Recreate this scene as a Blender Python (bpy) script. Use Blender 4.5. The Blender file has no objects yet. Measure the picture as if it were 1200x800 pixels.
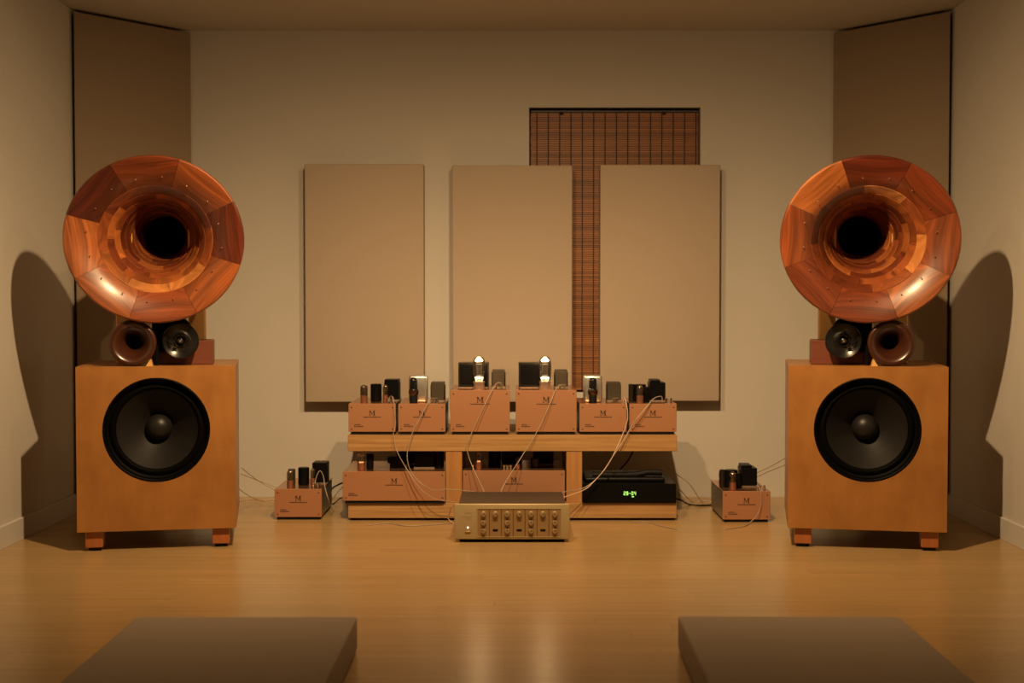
import bpy, bmesh, math, random
from mathutils import Vector, Matrix
R = math.radians
rnd = random.Random(7)
scene = bpy.context.scene
C = scene.collection

# ------------------------------------------------------------------ camera, world, light, exposure
CAM_H = 1.0
PITCH = 1.75
FPX = 1540.0
cam_d = bpy.data.cameras.new('camera'); cam = bpy.data.objects.new('camera', cam_d); C.objects.link(cam)
cam.location = (0, 0, CAM_H); cam.rotation_euler = (R(90 - PITCH), 0, 0)
cam_d.sensor_width = 36; cam_d.lens = 36 * FPX / 1200
cam_d.dof.use_dof = True; cam_d.dof.focus_distance = 5.45; cam_d.dof.aperture_fstop = 2.8
cam_d.clip_start = 0.02
scene.camera = cam

w = bpy.data.worlds.new('world'); scene.world = w; w.use_nodes = True
w.node_tree.nodes['Background'].inputs[0].default_value = (0.02, 0.014, 0.008, 1)
w.node_tree.nodes['Background'].inputs[1].default_value = 0.0

# two recessed wall-washing ceiling spots, each turned towards its own loudspeaker; the beam
# profile of such a lamp (strongest about 38 degrees below level) is written as light nodes
LAMPS = []
def washer(name, loc, az, energy):
    ld = bpy.data.lights.new(name, 'POINT'); lo = bpy.data.objects.new(name, ld); C.objects.link(lo)
    lo.location = loc; lo.rotation_euler = (0, 0, -az)
    ld.energy = energy; ld.color = (1.0, 0.66, 0.33); ld.shadow_soft_size = 0.025
    ld.use_nodes = True; nt = ld.node_tree; em = nt.nodes['Emission']
    def n(t, op=None, *ins):
        q = nt.nodes.new(t)
        if op: q.operation = op
        for i, v in enumerate(ins):
            if isinstance(v, (int, float)): q.inputs[i].default_value = v
            else: nt.links.new(v, q.inputs[i])
        return q
    mth = lambda op, *i: n('ShaderNodeMath', op, *i).outputs[0]
    tc = n('ShaderNodeTexCoord'); sx = n('ShaderNodeSeparateXYZ'); nt.links.new(tc.outputs['Normal'], sx.inputs[0])
    X, Y, Z = sx.outputs
    el = mth('ARCTAN2', Z, Y); dv = mth('SUBTRACT', el, R(-40))
    up = mth('GREATER_THAN', dv, 0.0)
    sig = mth('MULTIPLY_ADD', up, R(17) - R(26), R(26))
    a_ = mth('DIVIDE', dv, sig); lat = mth('DIVIDE', mth('ARCSINE', X), R(33))
    e_ = mth('MULTIPLY', mth('ADD', mth('MULTIPLY', a_, a_), mth('MULTIPLY', lat, lat)), -0.5)
    nt.links.new(mth('EXPONENT', e_), em.inputs['Strength'])
    return lo
for sx in (-1, 1):
    lp = Vector((sx * 0.35, 3.9, 2.345)); LAMPS.append(lp)
    washer('ceiling_spot_left_offscreen' if sx < 0 else 'ceiling_spot_right_offscreen', lp, R(28) * sx, 355)

vs = scene.view_settings
vs.view_transform = 'Standard'; vs.look = 'None'; vs.gamma = 1; vs.use_curve_mapping = False
vs.exposure = 0.0

# ------------------------------------------------------------------ helpers
def tag(o, label=None, cat=None, group=None, kind=None):
    if label: o['label'] = label
    if cat: o['category'] = cat
    if group: o['group'] = group
    if kind: o['kind'] = kind
    return o

def empty(name, loc=(0, 0, 0), rz=0, **k):
    o = bpy.data.objects.new(name, None); C.objects.link(o)
    o.location = loc; o.rotation_euler = (0, 0, rz); o.empty_display_size = 0.05
    return tag(o, **k)

def to_mesh(name, bm, mat, smooth=None):
    bmesh.ops.recalc_face_normals(bm, faces=bm.faces)
    if smooth is not None:
        for f in bm.faces: f.smooth = True
        for e in bm.edges:
            if len(e.link_faces) == 2 and e.calc_face_angle(0) > R(smooth): e.smooth = False
    me = bpy.data.meshes.new(name); bm.to_mesh(me); bm.free()
    if mat: me.materials.append(mat)
    return me

def obj(name, bm, mat, parent=None, loc=(0, 0, 0), rot=(0, 0, 0), smooth=None, **k):
    me = bm if isinstance(bm, bpy.types.Mesh) else to_mesh(name, bm, mat, smooth)
    o = bpy.data.objects.new(name, me); C.objects.link(o)
    if parent: o.parent = parent
    o.location = loc; o.rotation_euler = rot
    return tag(o, **k)

def box(bm, x0, x1, y0, y1, z0, z1, bevel=0, seg=1, M=None):
    g = bmesh.ops.create_cube(bm, size=1)
    vs_ = g['verts']
    for v in vs_:
        v.co = Vector(((x0 + x1) / 2 + v.co.x * (x1 - x0), (y0 + y1) / 2 + v.co.y * (y1 - y0), (z0 + z1) / 2 + v.co.z * (z1 - z0)))
    if M is not None:
        for v in vs_: v.co = M @ v.co
    if bevel:
        es = list({e for v in vs_ for e in v.link_edges})
        bmesh.ops.bevel(bm, geom=es, offset=bevel, segments=seg, affect='EDGES', profile=0.5)
    return bm

def B(x0, x1, y0, y1, z0, z1, bevel=0, seg=1):
    return box(bmesh.new(), x0, x1, y0, y1, z0, z1, bevel, seg)

def lathe(bm, prof, n=32, M=None, closed=False):
    """prof: list of (r, h); revolved about +Z; M places it."""
    rings = []
    for r, h in prof:
        if r < 1e-6:
            v = bm.verts.new((0, 0, h)); rings.append([v])
        else:
            rings.append([bm.verts.new((r * math.cos(2 * math.pi * i / n), r * math.sin(2 * math.pi * i / n), h)) for i in range(n)])
    prs = list(zip(rings, rings[1:])) + ([(rings[-1], rings[0])] if closed else [])
    for a, b in prs:
        for i in range(n):
            j = (i + 1) % n
            if len(a) == 1 and len(b) == 1: continue
            if len(a) == 1: bm.faces.new((a[0], b[i], b[j]))
            elif len(b) == 1: bm.faces.new((a[i], a[j], b[0]))
            else: bm.faces.new((a[i], a[j], b[j], b[i]))
    if M is not None:
        for rg in rings:
            for v in rg: v.co = M @ v.co
    return bm

def L(prof, n=32, M=None, closed=False):
    return lathe(bmesh.new(), prof, n, M, closed)

def cyl_prof(r, z0, z1, bv=0.0):
    if bv: return [(0, z0), (r - bv, z0), (r, z0 + bv), (r, z1 - bv), (r - bv, z1), (0, z1)]
    return [(0, z0), (r, z0), (r, z1), (0, z1)]

FRONT = Matrix.Rotation(R(90), 4, 'X')      # +Z axis of a lathe -> -Y (towards the camera side)

def smooth_path(pts, k=6):
    P = [Vector(p) for p in pts]; P = [2 * P[0] - P[1]] + P + [2 * P[-1] - P[-2]]
    out = []
    for i in range(1, len(P) - 2):
        p0, p1, p2, p3 = P[i - 1:i + 3]
        for q in range(k):
            t = q / k
            out.append(0.5 * ((2 * p1) + (p2 - p0) * t + (2 * p0 - 5 * p1 + 4 * p2 - p3) * t * t + (3 * p1 - p0 - 3 * p2 + p3) * t ** 3))
    out.append(P[-2]); return out

def tube(bm, pts, r, n=6, k=6, raw=False):
    P = [Vector(p) for p in pts] if raw else smooth_path(pts, k)
    rings = []; up = Vector((0.13, 0.31, 0.94)).normalized()
    for i, p in enumerate(P):
        t = (P[min(i + 1, len(P) - 1)] - P[max(i - 1, 0)]).normalized()
        a = t.cross(up)
        if a.length < 1e-3: a = t.cross(Vector((1, 0, 0)))
        a.normalize(); b = t.cross(a).normalized()
        rings.append([bm.verts.new(p + r * (math.cos(2 * math.pi * j / n) * a + math.sin(2 * math.pi * j / n) * b)) for j in range(n)])
    for A, Bq in zip(rings, rings[1:]):
        for j in range(n): bm.faces.new((A[j], A[(j + 1) % n], Bq[(j + 1) % n], Bq[j]))
    bm.faces.new(rings[0]); bm.faces.new(rings[-1][::-1])
    return bm

def copy_tree(o, parent=None):
    c = o.copy(); C.objects.link(c)
    c.parent = parent
    for ch in list(o.children): copy_tree(ch, c)
    return c

# ------------------------------------------------------------------ materials
def mat(name, col, rough=0.5, metal=0.0, coat=0.0, emit=None, es=0.0, spec=None, coat_rough=0.15):
    m = bpy.data.materials.new(name); m.use_nodes = True
    b = m.node_tree.nodes['Principled BSDF']
    b.inputs['Base Color'].default_value = (*col, 1); b.inputs['Roughness'].default_value = rough
    b.inputs['Metallic'].default_value = metal
    b.inputs['Coat Weight'].default_value = coat; b.inputs['Coat Roughness'].default_value = coat_rough
    if spec is not None: b.inputs['Specular IOR Level'].default_value = spec
    if emit: b.inputs['Emission Color'].default_value = (*emit, 1); b.inputs['Emission Strength'].default_value = es
    return m

def nd(m, t, **k):
    n = m.node_tree.nodes.new(t)
    for a, v in k.items(): setattr(n, a, v)
    return n

def lk(m, a, b): m.node_tree.links.new(a, b)

def mixcol(m, fac, a, b, mode='MIX'):
    n = nd(m, 'ShaderNodeMix', data_type='RGBA', blend_type=mode)
    for s, v in ((n.inputs[0], fac), (n.inputs[6], a), (n.inputs[7], b)):
        if isinstance(v, (int, float)): s.default_value = v
        elif isinstance(v, tuple): s.default_value = (*v, 1)
        else: lk(m, v, s)
    return n.outputs[2]

def noisy(name, c1, c2, scale=(20, 20, 20), rough=0.6, bump=0.0, detail=4, coords='Object', bscale=None, coat=0, metal=0, obj_rand=0.0, coat_rough=0.15, spec=None):
    """paint / cloth / wood grain: two tones of one surface mixed by stretched noise"""
    m = mat(name, c1, rough, metal, coat, coat_rough=coat_rough, spec=spec)
    b = m.node_tree.nodes['Principled BSDF']
    tc = nd(m, 'ShaderNodeTexCoord'); mp = nd(m, 'ShaderNodeMapping'); mp.inputs['Scale'].default_value = scale
    src = tc.outputs[coords]
    if obj_rand:
        oi = nd(m, 'ShaderNodeObjectInfo'); ad = nd(m, 'ShaderNodeVectorMath', operation='MULTIPLY_ADD')
        cb = nd(m, 'ShaderNodeCombineXYZ')
        for i in range(3): lk(m, oi.outputs['Random'], cb.inputs[i])
        lk(m, cb.outputs[0], ad.inputs[0]); ad.inputs[1].default_value = (17, 29, 23); lk(m, src, ad.inputs[2]); src = ad.outputs[0]
    lk(m, src, mp.inputs[0])
    nz = nd(m, 'ShaderNodeTexNoise'); nz.inputs['Scale'].default_value = 1; nz.inputs['Detail'].default_value = detail; nz.inputs['Roughness'].default_value = 0.6
    lk(m, mp.outputs[0], nz.inputs['Vector'])
    rp = nd(m, 'ShaderNodeValToRGB'); rp.color_ramp.elements[0].position = 0.3; rp.color_ramp.elements[1].position = 0.7
    rp.color_ramp.elements[0].color = (*c1, 1); rp.color_ramp.elements[1].color = (*c2, 1)
    lk(m, nz.outputs['Fac'], rp.inputs[0])
    out = rp.outputs[0]
    if obj_rand:
        mr = nd(m, 'ShaderNodeMapRange'); mr.inputs[3].default_value = 1 - obj_rand; mr.inputs[4].default_value = 1 + obj_rand
        lk(m, oi.outputs['Random'], mr.inputs[0])
        cc = nd(m, 'ShaderNodeCombineColor')
        for i in range(3): lk(m, mr.outputs[0], cc.inputs[i])
        out = mixcol(m, 1.0, out, cc.outputs[0], 'MULTIPLY')
    lk(m, out, b.inputs['Base Color'])
    if bump:
        src2 = nz.outputs['Fac']
        if bscale:
            n2 = nd(m, 'ShaderNodeTexNoise'); n2.inputs['Scale'].default_value = bscale; n2.inputs['Detail'].default_value = 3
            lk(m, tc.outputs[coords], n2.inputs['Vector']); src2 = n2.outputs['Fac']
        bp = nd(m, 'ShaderNodeBump'); bp.inputs['Strength'].default_value = bump; bp.inputs['Distance'].default_value = 0.002
        lk(m, src2, bp.inputs['Height']); lk(m, bp.outputs[0], b.inputs['Normal'])
    return m

def weave(name, c1, c2):
    m = mat(name, c1, 0.95, spec=0.1); b = m.node_tree.nodes['Principled BSDF']
    tc = nd(m, 'ShaderNodeTexCoord')
    outs = []
    for sc in ((12, 12, 330), (330, 330, 12)):
        mp = nd(m, 'ShaderNodeMapping'); mp.inputs['Scale'].default_value = sc; lk(m, tc.outputs['Object'], mp.inputs[0])
        nz = nd(m, 'ShaderNodeTexNoise'); nz.inputs['Scale'].default_value = 1; nz.inputs['Detail'].default_value = 3
        lk(m, mp.outputs[0], nz.inputs['Vector']); outs.append(nz.outputs['Fac'])
    ad = nd(m, 'ShaderNodeMath', operation='ADD'); lk(m, outs[0], ad.inputs[0]); lk(m, outs[1], ad.inputs[1])
    mr = nd(m, 'ShaderNodeMapRange'); mr.inputs[1].default_value = 0.6; mr.inputs[2].default_value = 1.4; lk(m, ad.outputs[0], mr.inputs[0])
    lk(m, mixcol(m, mr.outputs[0], c1, c2), b.inputs['Base Color'])
    bp = nd(m, 'ShaderNodeBump'); bp.inputs['Strength'].default_value = 0.15; bp.inputs['Distance'].default_value = 0.001
    lk(m, ad.outputs[0], bp.inputs['Height']); lk(m, bp.outputs[0], b.inputs['Normal'])
    return m

def stave_wood(name):
    """polished stave: colour of the piece comes from the object's own colour, grain from UV laid along the stave"""
    m = mat(name, (0.4, 0.1, 0.03), 0.38, coat=0.32, coat_rough=0.24); b = m.node_tree.nodes['Principled BSDF']
    oi = nd(m, 'ShaderNodeObjectInfo'); uv = nd(m, 'ShaderNodeUVMap', uv_map='grain')
    cb = nd(m, 'ShaderNodeCombineXYZ')
    for i in range(3): lk(m, oi.outputs['Random'], cb.inputs[i])
    ad = nd(m, 'ShaderNodeVectorMath', operation='MULTIPLY_ADD'); ad.inputs[1].default_value = (3, 5, 7)
    lk(m, cb.outputs[0], ad.inputs[0]); lk(m, uv.outputs[0], ad.inputs[2])
    facs = []
    for sc, det in (((4, 150, 1), 5), ((1.5, 34, 1), 3)):
        mp = nd(m, 'ShaderNodeMapping'); mp.inputs['Scale'].default_value = sc; lk(m, ad.outputs[0], mp.inputs[0])
        nz = nd(m, 'ShaderNodeTexNoise'); nz.inputs['Scale'].default_value = 1; nz.inputs['Detail'].default_value = det; nz.inputs['Distortion'].default_value = 0.5
        lk(m, mp.outputs[0], nz.inputs['Vector']); facs.append(nz.outputs['Fac'])
    r1 = nd(m, 'ShaderNodeMapRange'); r1.inputs[1].default_value = .35; r1.inputs[2].default_value = .65; r1.inputs[3].default_value = .72; r1.inputs[4].default_value = 1.2; lk(m, facs[0], r1.inputs[0])
    r2 = nd(m, 'ShaderNodeMapRange'); r2.inputs[1].default_value = .38; r2.inputs[2].default_value = .62; r2.inputs[3].default_value = .72; r2.inputs[4].default_value = 1.22; lk(m, facs[1], r2.inputs[0])
    mu = nd(m, 'ShaderNodeMath', operation='MULTIPLY'); lk(m, r1.outputs[0], mu.inputs[0]); lk(m, r2.outputs[0], mu.inputs[1])
    cc = nd(m, 'ShaderNodeCombineColor')
    for i in range(3): lk(m, mu.outputs[0], cc.inputs[i])
    lk(m, mixcol(m, 1.0, oi.outputs['Color'], cc.outputs[0], 'MULTIPLY'), b.inputs['Base Color'])
    return m

def thin_glass(name, tint=(1, 0.95, 0.88), refl=0.25):
    m = bpy.data.materials.new(name); m.use_nodes = True
    nt = m.node_tree; nt.nodes.clear()
    o = nt.nodes.new('ShaderNodeOutputMaterial'); mx = nt.nodes.new('ShaderNodeMixShader'); t = nt.nodes.new('ShaderNodeBsdfTransparent'); g = nt.nodes.new('ShaderNodeBsdfGlossy')
    fr = nt.nodes.new('ShaderNodeFresnel'); fr.inputs[0].default_value = 1.5
    mr = nt.nodes.new('ShaderNodeMapRange'); mr.inputs[3].default_value = refl * 0.2; mr.inputs[4].default_value = 0.9
    t.inputs[0].default_value = (*tint, 1); g.inputs['Roughness'].default_value = 0.06
    nt.links.new(fr.outputs[0], mr.inputs[0]); nt.links.new(mr.outputs[0], mx.inputs[0]); nt.links.new(t.outputs[0], mx.inputs[1]); nt.links.new(g.outputs[0], mx.inputs[2]); nt.links.new(mx.outputs[0], o.inputs[0])
    return m

M = dict(
    wall=noisy('wall_paint', (0.5, 0.475, 0.43), (0.485, 0.46, 0.415), (1.3, 1.3, 1.3), 0.75, 0.08, bscale=180),
    ceil=noisy('ceiling_paint', (0.5, 0.475, 0.43), (0.485, 0.46, 0.415), (1.5, 1.5, 1.5), 0.8, 0.06, bscale=150),
    base=mat('baseboard_paint', (0.5, 0.48, 0.435), 0.5),
    floor=noisy('floor_bed', (0.34, 0.22, 0.093), (0.385, 0.252, 0.11), (1.2, 9, 4), 0.24),
    plank=noisy('maple_plank', (0.36, 0.232, 0.1), (0.41, 0.272, 0.122), (1.6, 38, 10), 0.26, 0.006, obj_rand=0.05, spec=0.5),
    fabric=weave('beige_cloth', (0.38, 0.31, 0.24), (0.4, 0.325, 0.253)),
    dfabric=weave('tan_cloth', (0.255, 0.195, 0.135), (0.275, 0.21, 0.148)),
    veneer=noisy('orange_maple_veneer', (0.255, 0.104, 0.024), (0.345, 0.152, 0.039), (9, 9, 5.0), 0.4, 0.0, coat=0.25, coat_rough=0.3),
    legwood=noisy('reddish_leg_wood', (0.3, 0.09, 0.026), (0.38, 0.125, 0.036), (40, 40, 5), 0.35, coat=0.3),
    rack=noisy('butcher_block', (0.27, 0.14, 0.048), (0.44, 0.26, 0.108), (2.2, 40, 70), 0.42, 0.02),
    rackv=noisy('butcher_block_upright', (0.31, 0.145, 0.046), (0.4, 0.2, 0.07), (60, 40, 3), 0.42, 0.02),
    mahog=noisy('mahogany_block', (0.115, 0.03, 0.014), (0.15, 0.04, 0.018), (5, 30, 30), 0.45),
    postwood=noisy('pale_post_wood', (0.6, 0.33, 0.1), (0.66, 0.38, 0.13), (30, 30, 4), 0.5),
    turned=noisy('dark_turned_wood', (0.038, 0.011, 0.005), (0.05, 0.015, 0.006), (10, 60, 10), 0.3, coat=0.3, coat_rough=0.22),
    stave=stave_wood('polished_stave'),
    black=mat('black_enamel', (0.004, 0.004, 0.0045), 0.35, spec=0.1),
    gasket=mat('black_gasket', (0.002, 0.002, 0.002), 0.5, spec=0.04),
    rubber=mat('black_rubber', (0.006, 0.006, 0.006), 0.6, spec=0.2),
    cone=noisy('paper_cone', (0.0095, 0.0085, 0.008), (0.0115, 0.0102, 0.0095), (30, 30, 30), 0.5, spec=0.25),
    cap=mat('dust_cap', (0.012, 0.011, 0.01), 0.42, spec=0.3),
    copper=noisy('copper_plate', (0.44, 0.215, 0.112), (0.47, 0.23, 0.122), (3, 3, 3), 0.45, metal=0.5),
    coppertop=mat('polished_copper_top', (0.6, 0.33, 0.2), 0.24, 0.9),
    palecopper=mat('pale_copper_socket', (0.72, 0.52, 0.4), 0.28, 0.85),
    flange=mat('black_flange', (0.012, 0.011, 0.01), 0.24, 0.4),
    steel=mat('grey_steel', (0.36, 0.34, 0.29), 0.38, 0.85),
    alu=mat('bright_aluminium', (0.72, 0.7, 0.66), 0.3, 0.9),
    chrome=mat('chrome', (0.85, 0.83, 0.8), 0.12, 1.0),
    copperbase=mat('copper_tube_base', (0.62, 0.3, 0.2), 0.3, 0.9),
    bronze=mat('bronze_grey_can', (0.06, 0.05, 0.034), 0.42, 0.4),
    charcoal=mat('charcoal_can', (0.018, 0.016, 0.013), 0.3, 0.3),
    ink=mat('dark_print', (0.03, 0.012, 0.008), 0.6),
    screw=mat('dark_screw', (0.08, 0.045, 0.03), 0.4, 0.5),
    gold=mat('champagne_gold', (0.4, 0.31, 0.165), 0.42, 0.4),
    gold2=mat('darker_gold_panel', (0.29, 0.185, 0.08), 0.45, 0.4),
    knobgold=mat('knob_gold', (0.31, 0.215, 0.105), 0.45, 0.4),
    pretop=mat('dark_lid', (0.05, 0.04, 0.032), 0.5, 0.3),
    white_wire=mat('pale_wire', (0.34, 0.275, 0.215), 0.4),
    dull_wire=mat('dull_wire', (0.42, 0.32, 0.2), 0.5),
    pink_wire=mat('pinkish_wire', (0.6, 0.42, 0.32), 0.45),
    glass=thin_glass('bulb_glass', (0.93, 0.88, 0.8), 0.6),
    smoke=thin_glass('smoky_bulb_glass', (0.5, 0.36, 0.28), 0.4),
    plate=mat('tube_plate', (0.1, 0.09, 0.08), 0.4, 0.6),
    pane=mat('night_pane', (0.01, 0.01, 0.012), 0.08),
    frame=mat('dark_window_frame', (0.03, 0.02, 0.014), 0.5),
    slat=noisy('bamboo_slat', (0.19, 0.068, 0.019), (0.27, 0.105, 0.032), (3, 30, 200), 0.5, obj_rand=0.28),
    cord=mat('dark_cord', (0.035, 0.015, 0.01), 0.8),
    filament=mat('glowing_filament', (1, 0.8, 0.5), 0.5, emit=(1, 0.78, 0.45), es=9),
    ember=mat('orange_heater', (1, 0.5, 0.2), 0.5, emit=(1, 0.4, 0.14), es=1.6),
    digits=mat('green_digits', (0.3, 0.6, 0.1), 0.5, emit=(0.45, 0.9, 0.22), es=1.0),
    led=mat('warm_led', (1, 0.8, 0.6), 0.5, emit=(1, 0.72, 0.5), es=2.0),
    lens=mat('frosted_lamp_glass', (0.8, 0.78, 0.74), 0.4),
    white=mat('white_trim', (0.75, 0.72, 0.66), 0.4),
)

# ------------------------------------------------------------------ the room
RX, YB, YF, ZC = 2.07, 6.70, -2.6, 2.37
T = 0.12
fl = obj('floor', B(-RX - T, RX + T, YF - T, YB + T, -0.13, -0.012), M['floor'], kind='structure')
# the strip floor: planks run across the room, staggered, with fine joints
PW = 0.083; y = YB
meshes = {}
row = 0
while y - PW > 2.55:
    x = -RX; first = True
    while x < RX - 0.01:
        ln = rnd.choice((0.75, 1.0, 1.25, 1.5)) * (rnd.uniform(0.35, 1) if first else 1); first = False
        ln = round(ln, 2)
        if x + ln > RX - 0.3: ln = round(RX - x, 4)
        key = ln
        if key not in meshes:
            meshes[key] = to_mesh('plank', B(0.00015, ln - 0.00015, 0.00015, PW - 0.00015, -0.0125, 0), M['plank'])
        obj('plank', meshes[key], None, fl, (x, y - PW, 0))
        x += ln
    y -= PW; row += 1
obj('plank_field', B(-RX, RX, YF, y, -0.0125, 0), M['floor'], fl, kind='stuff')

obj('ceiling', B(-RX - T, RX + T, YF - T, YB + T, ZC, ZC + 0.1), M['ceil'], kind='structure')
obj('wall_left', B(-RX - T, -RX, YF - T, YB + T, -0.02, ZC + 0.01), M['wall'], kind='structure')
obj('wall_right', B(RX, RX + T, YF - T, YB + T, -0.02, ZC + 0.01), M['wall'], kind='structure')
obj('wall_front', B(-RX, RX, YF - T, YF, -0.02, ZC + 0.01), M['wall'], kind='structure')
WX0, WX1, WZ0, WZ1 = 0.087, 0.957, 0.535, 1.983
bm = bmesh.new()
for a in ((-RX, WX0, -0.02, ZC + .01), (WX1, RX, -0.02, ZC + .01), (WX0, WX1, -0.02, WZ0), (WX0, WX1, WZ1, ZC + .01)):
    box(bm, a[0], a[1], YB, YB + T, a[2], a[3])
bmesh.ops.remove_doubles(bm, verts=bm.verts, dist=1e-5)
obj('wall_back', bm, M['wall'], kind='structure')
for nm, s in (('baseboard_left', -1), ('baseboard_right', 1)):
    xa, xb = sorted((s * (RX - 0.013), s * (RX + 0.002)))
    obj(nm, B(xa, xb, YF, 6.18, -0.002, 0.092, 0.003), M['base'], kind='structure')

# window behind the blind
wo = empty('window_1', ((WX0 + WX1) / 2, YB + 0.07, WZ0), kind='structure')
wf = bmesh.new(); hw = (WX1 - WX0) / 2; hh = WZ1 - WZ0
for a in ((-hw, -hw + .045, 0, hh), (hw - .045, hw, 0, hh), (-hw, hw, 0, .045), (-hw, hw, hh - .045, hh), (-.02, .02, 0, hh)):
    box(wf, a[0], a[1], 0, 0.045, a[2], a[3])
obj('window_frame', wf, M['frame'], wo)
obj('pane', B(-hw, -.0, 0.02, 0.028, 0.0, hh), M['pane'], wo)
obj('pane', B(0.0, hw, 0.02, 0.028, 0.0, hh), M['pane'], wo)

# bamboo roller blind hung in the window recess
bl = empty('bamboo_blind', ((WX0 + WX1) / 2, YB + 0.022, WZ0 + 0.012), label='reddish brown bamboo slat blind with dark vertical cords hanging in the window', cat='blind')
bw = hw - 0.008
PITCH_S = 0.0112; ns = int((hh - 0.035) / PITCH_S)
sl = to_mesh('slat', B(-bw, bw, -0.0018, 0.0018, 0, PITCH_S - 0.0014, 0.0006), M['slat'])
for i in range(ns):
    obj('slat', sl, None, bl, (rnd.uniform(-.0015, .0015), rnd.uniform(-.0008, .0008), i * PITCH_S))
top = ns * PITCH_S
cm = to_mesh('cord', B(-0.0028, 0.0028, -0.0042, -0.0014, 0, top, 0), M['cord'])
for i in range(15):
    obj('cord', cm, None, bl, (-bw + 0.032 + i * 0.0578, 0, 0))
obj('head_rail', B(-bw, bw, -0.012, 0.012, top, top + 0.012, 0.002), M['frame'], bl)
for sx in (-0.27, 0.25):
    obj('pull_knot', L([(0, -.004), (.007, -.002), (.012, .004), (.007, .009), (0, .01)], 10), M['cord'], bl, (sx, -0.016, top - 0.006), smooth=40)

# ------------------------------------------------------------------ fabric panels
def panel(name, x0, x1, y0, y1, z0, z1, label, crease=None, group=None):
    b = empty(name, ((x0 + x1) / 2, (y0 + y1) / 2, z0), label=label, cat='acoustic panel')
    w2, d2, h = (x1 - x0) / 2, (y1 - y0) / 2, z1 - z0
    if crease is None:
        obj('cloth_cover', B(-w2, w2, -d2, d2 - .006, 0, h, 0.006, 3), M['fabric'], b, smooth=50)
    else:
        bm = B(-w2, w2, -d2, d2 - .006, 0, h, 0.006, 3)
        nx, nz = 60, 40; g = [[None] * (nz + 1) for _ in range(nx + 1)]
        for i in range(nx + 1):
            for j in range(nz + 1):
                xx = -w2 + .006 + (2 * w2 - .012) * i / nx; zz = .006 + (h - .012) * j / nz
                t = j / nz; a = math.exp(-((t - 0.5) / 0.2) ** 2)
                e = min(i, nx - i, j, nz - j)
                yy = -d2 - (0.0005 if e else -0.0003) - (0.0022 * a * (math.exp(-((xx - crease + .05) / .035) ** 2) + math.exp(-((xx - crease - .05) / .035) ** 2)) if e else 0)
                g[i][j] = bm.verts.new((xx, yy, zz))
        for i in range(nx):
            for j in range(nz): bm.faces.new((g[i][j], g[i + 1][j], g[i + 1][j + 1], g[i][j + 1]))
        obj('cloth_cover', bm, M['fabric'], b, smooth=50)
    obj('back_frame', B(-w2 + .02, w2 - .02, d2 - .0062, d2 + .002, 0.02, h - .02), M['postwood'], b)
    return b
PY = 6.612
panel('acoustic_panel', -1.041, -0.443, PY, YB, 0.492, 1.688, 'beige cloth wall panel hanging on plain wall, clear of the bamboo blind and uncreased')
panel('acoustic_panel', -0.301, 0.303, PY, YB, 0.492, 1.681, 'beige cloth wall panel with faint vertical crease, hung between two other panels', crease=-0.052)
panel('acoustic_panel', 0.443, 1.045, PY, YB, 0.497, 1.684, 'beige cloth wall panel covering most of the window below the blind top')

def corner_panel(s, label):
    A = Vector((-2.052, 6.19)); Bq = Vector((-1.625, 6.694))
    bm = bmesh.new()
    pts = [A, Bq, Vector((-1.70, 6.694)), Vector((-2.052, 6.275))]
    c = Vector((-1.85, 6.45))
    lo = [bm.verts.new((s * -(p.x - c.x), p.y - c.y, 0.0)) for p in pts]; hi = [bm.verts.new((s * -(p.x - c.x), p.y - c.y, 2.356)) for p in pts]
    n = 4
    bm.faces.new(lo); bm.faces.new(hi)
    for i in range(n): bm.faces.new((lo[i], lo[(i + 1) % n], hi[(i + 1) % n], hi[i]))
    bmesh.ops.bevel(bm, geom=list(bm.edges), offset=0.004, segments=2, affect='EDGES')
    o = obj('corner_panel', bm, M['dfabric'], loc=(s * 1.85, 6.45, 0), smooth=60)
    tag(o, label, 'acoustic panel')
corner_panel(-1, 'tall tan cloth panel across the room corner away from the bamboo blind')
corner_panel(1, 'tall tan cloth panel across the room corner nearer the bamboo blind')

def pad(x0, x1, y0, y1, label, rz):
    b = empty('floor_pad', ((x0 + x1) / 2, (y0 + y1) / 2, 0), rz, label=label, cat='acoustic panel')
    w2, d2 = (x1 - x0) / 2, (y1 - y0) / 2
    obj('cloth_cover', B(-w2, w2, -d2, d2, 0.006, 0.1, 0.007, 3), M['fabric'], b, smooth=50)
    obj('bottom_board', B(-w2 + .015, w2 - .015, -d2 + .015, d2 - .015, 0.0, 0.0065), M['postwood'], b)
pad(-1.072, -0.442, 2.53, 3.73, 'beige cloth panel lying flat on the floor facing the horn without a light top stave', 0)
pad(0.467, 1.098, 2.53, 3.735, 'beige cloth panel lying flat on the floor on the green display side of the room', R(-0.8))

# ------------------------------------------------------------------ loudspeakers
TOE = R(10.5); SX, SY = 1.425, 5.257
CW, CZ0, CZ1, CD = 0.62, 0.081, 0.74, 0.6
WOOF_Z, WOOF_R = 0.485, 0.209

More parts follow.
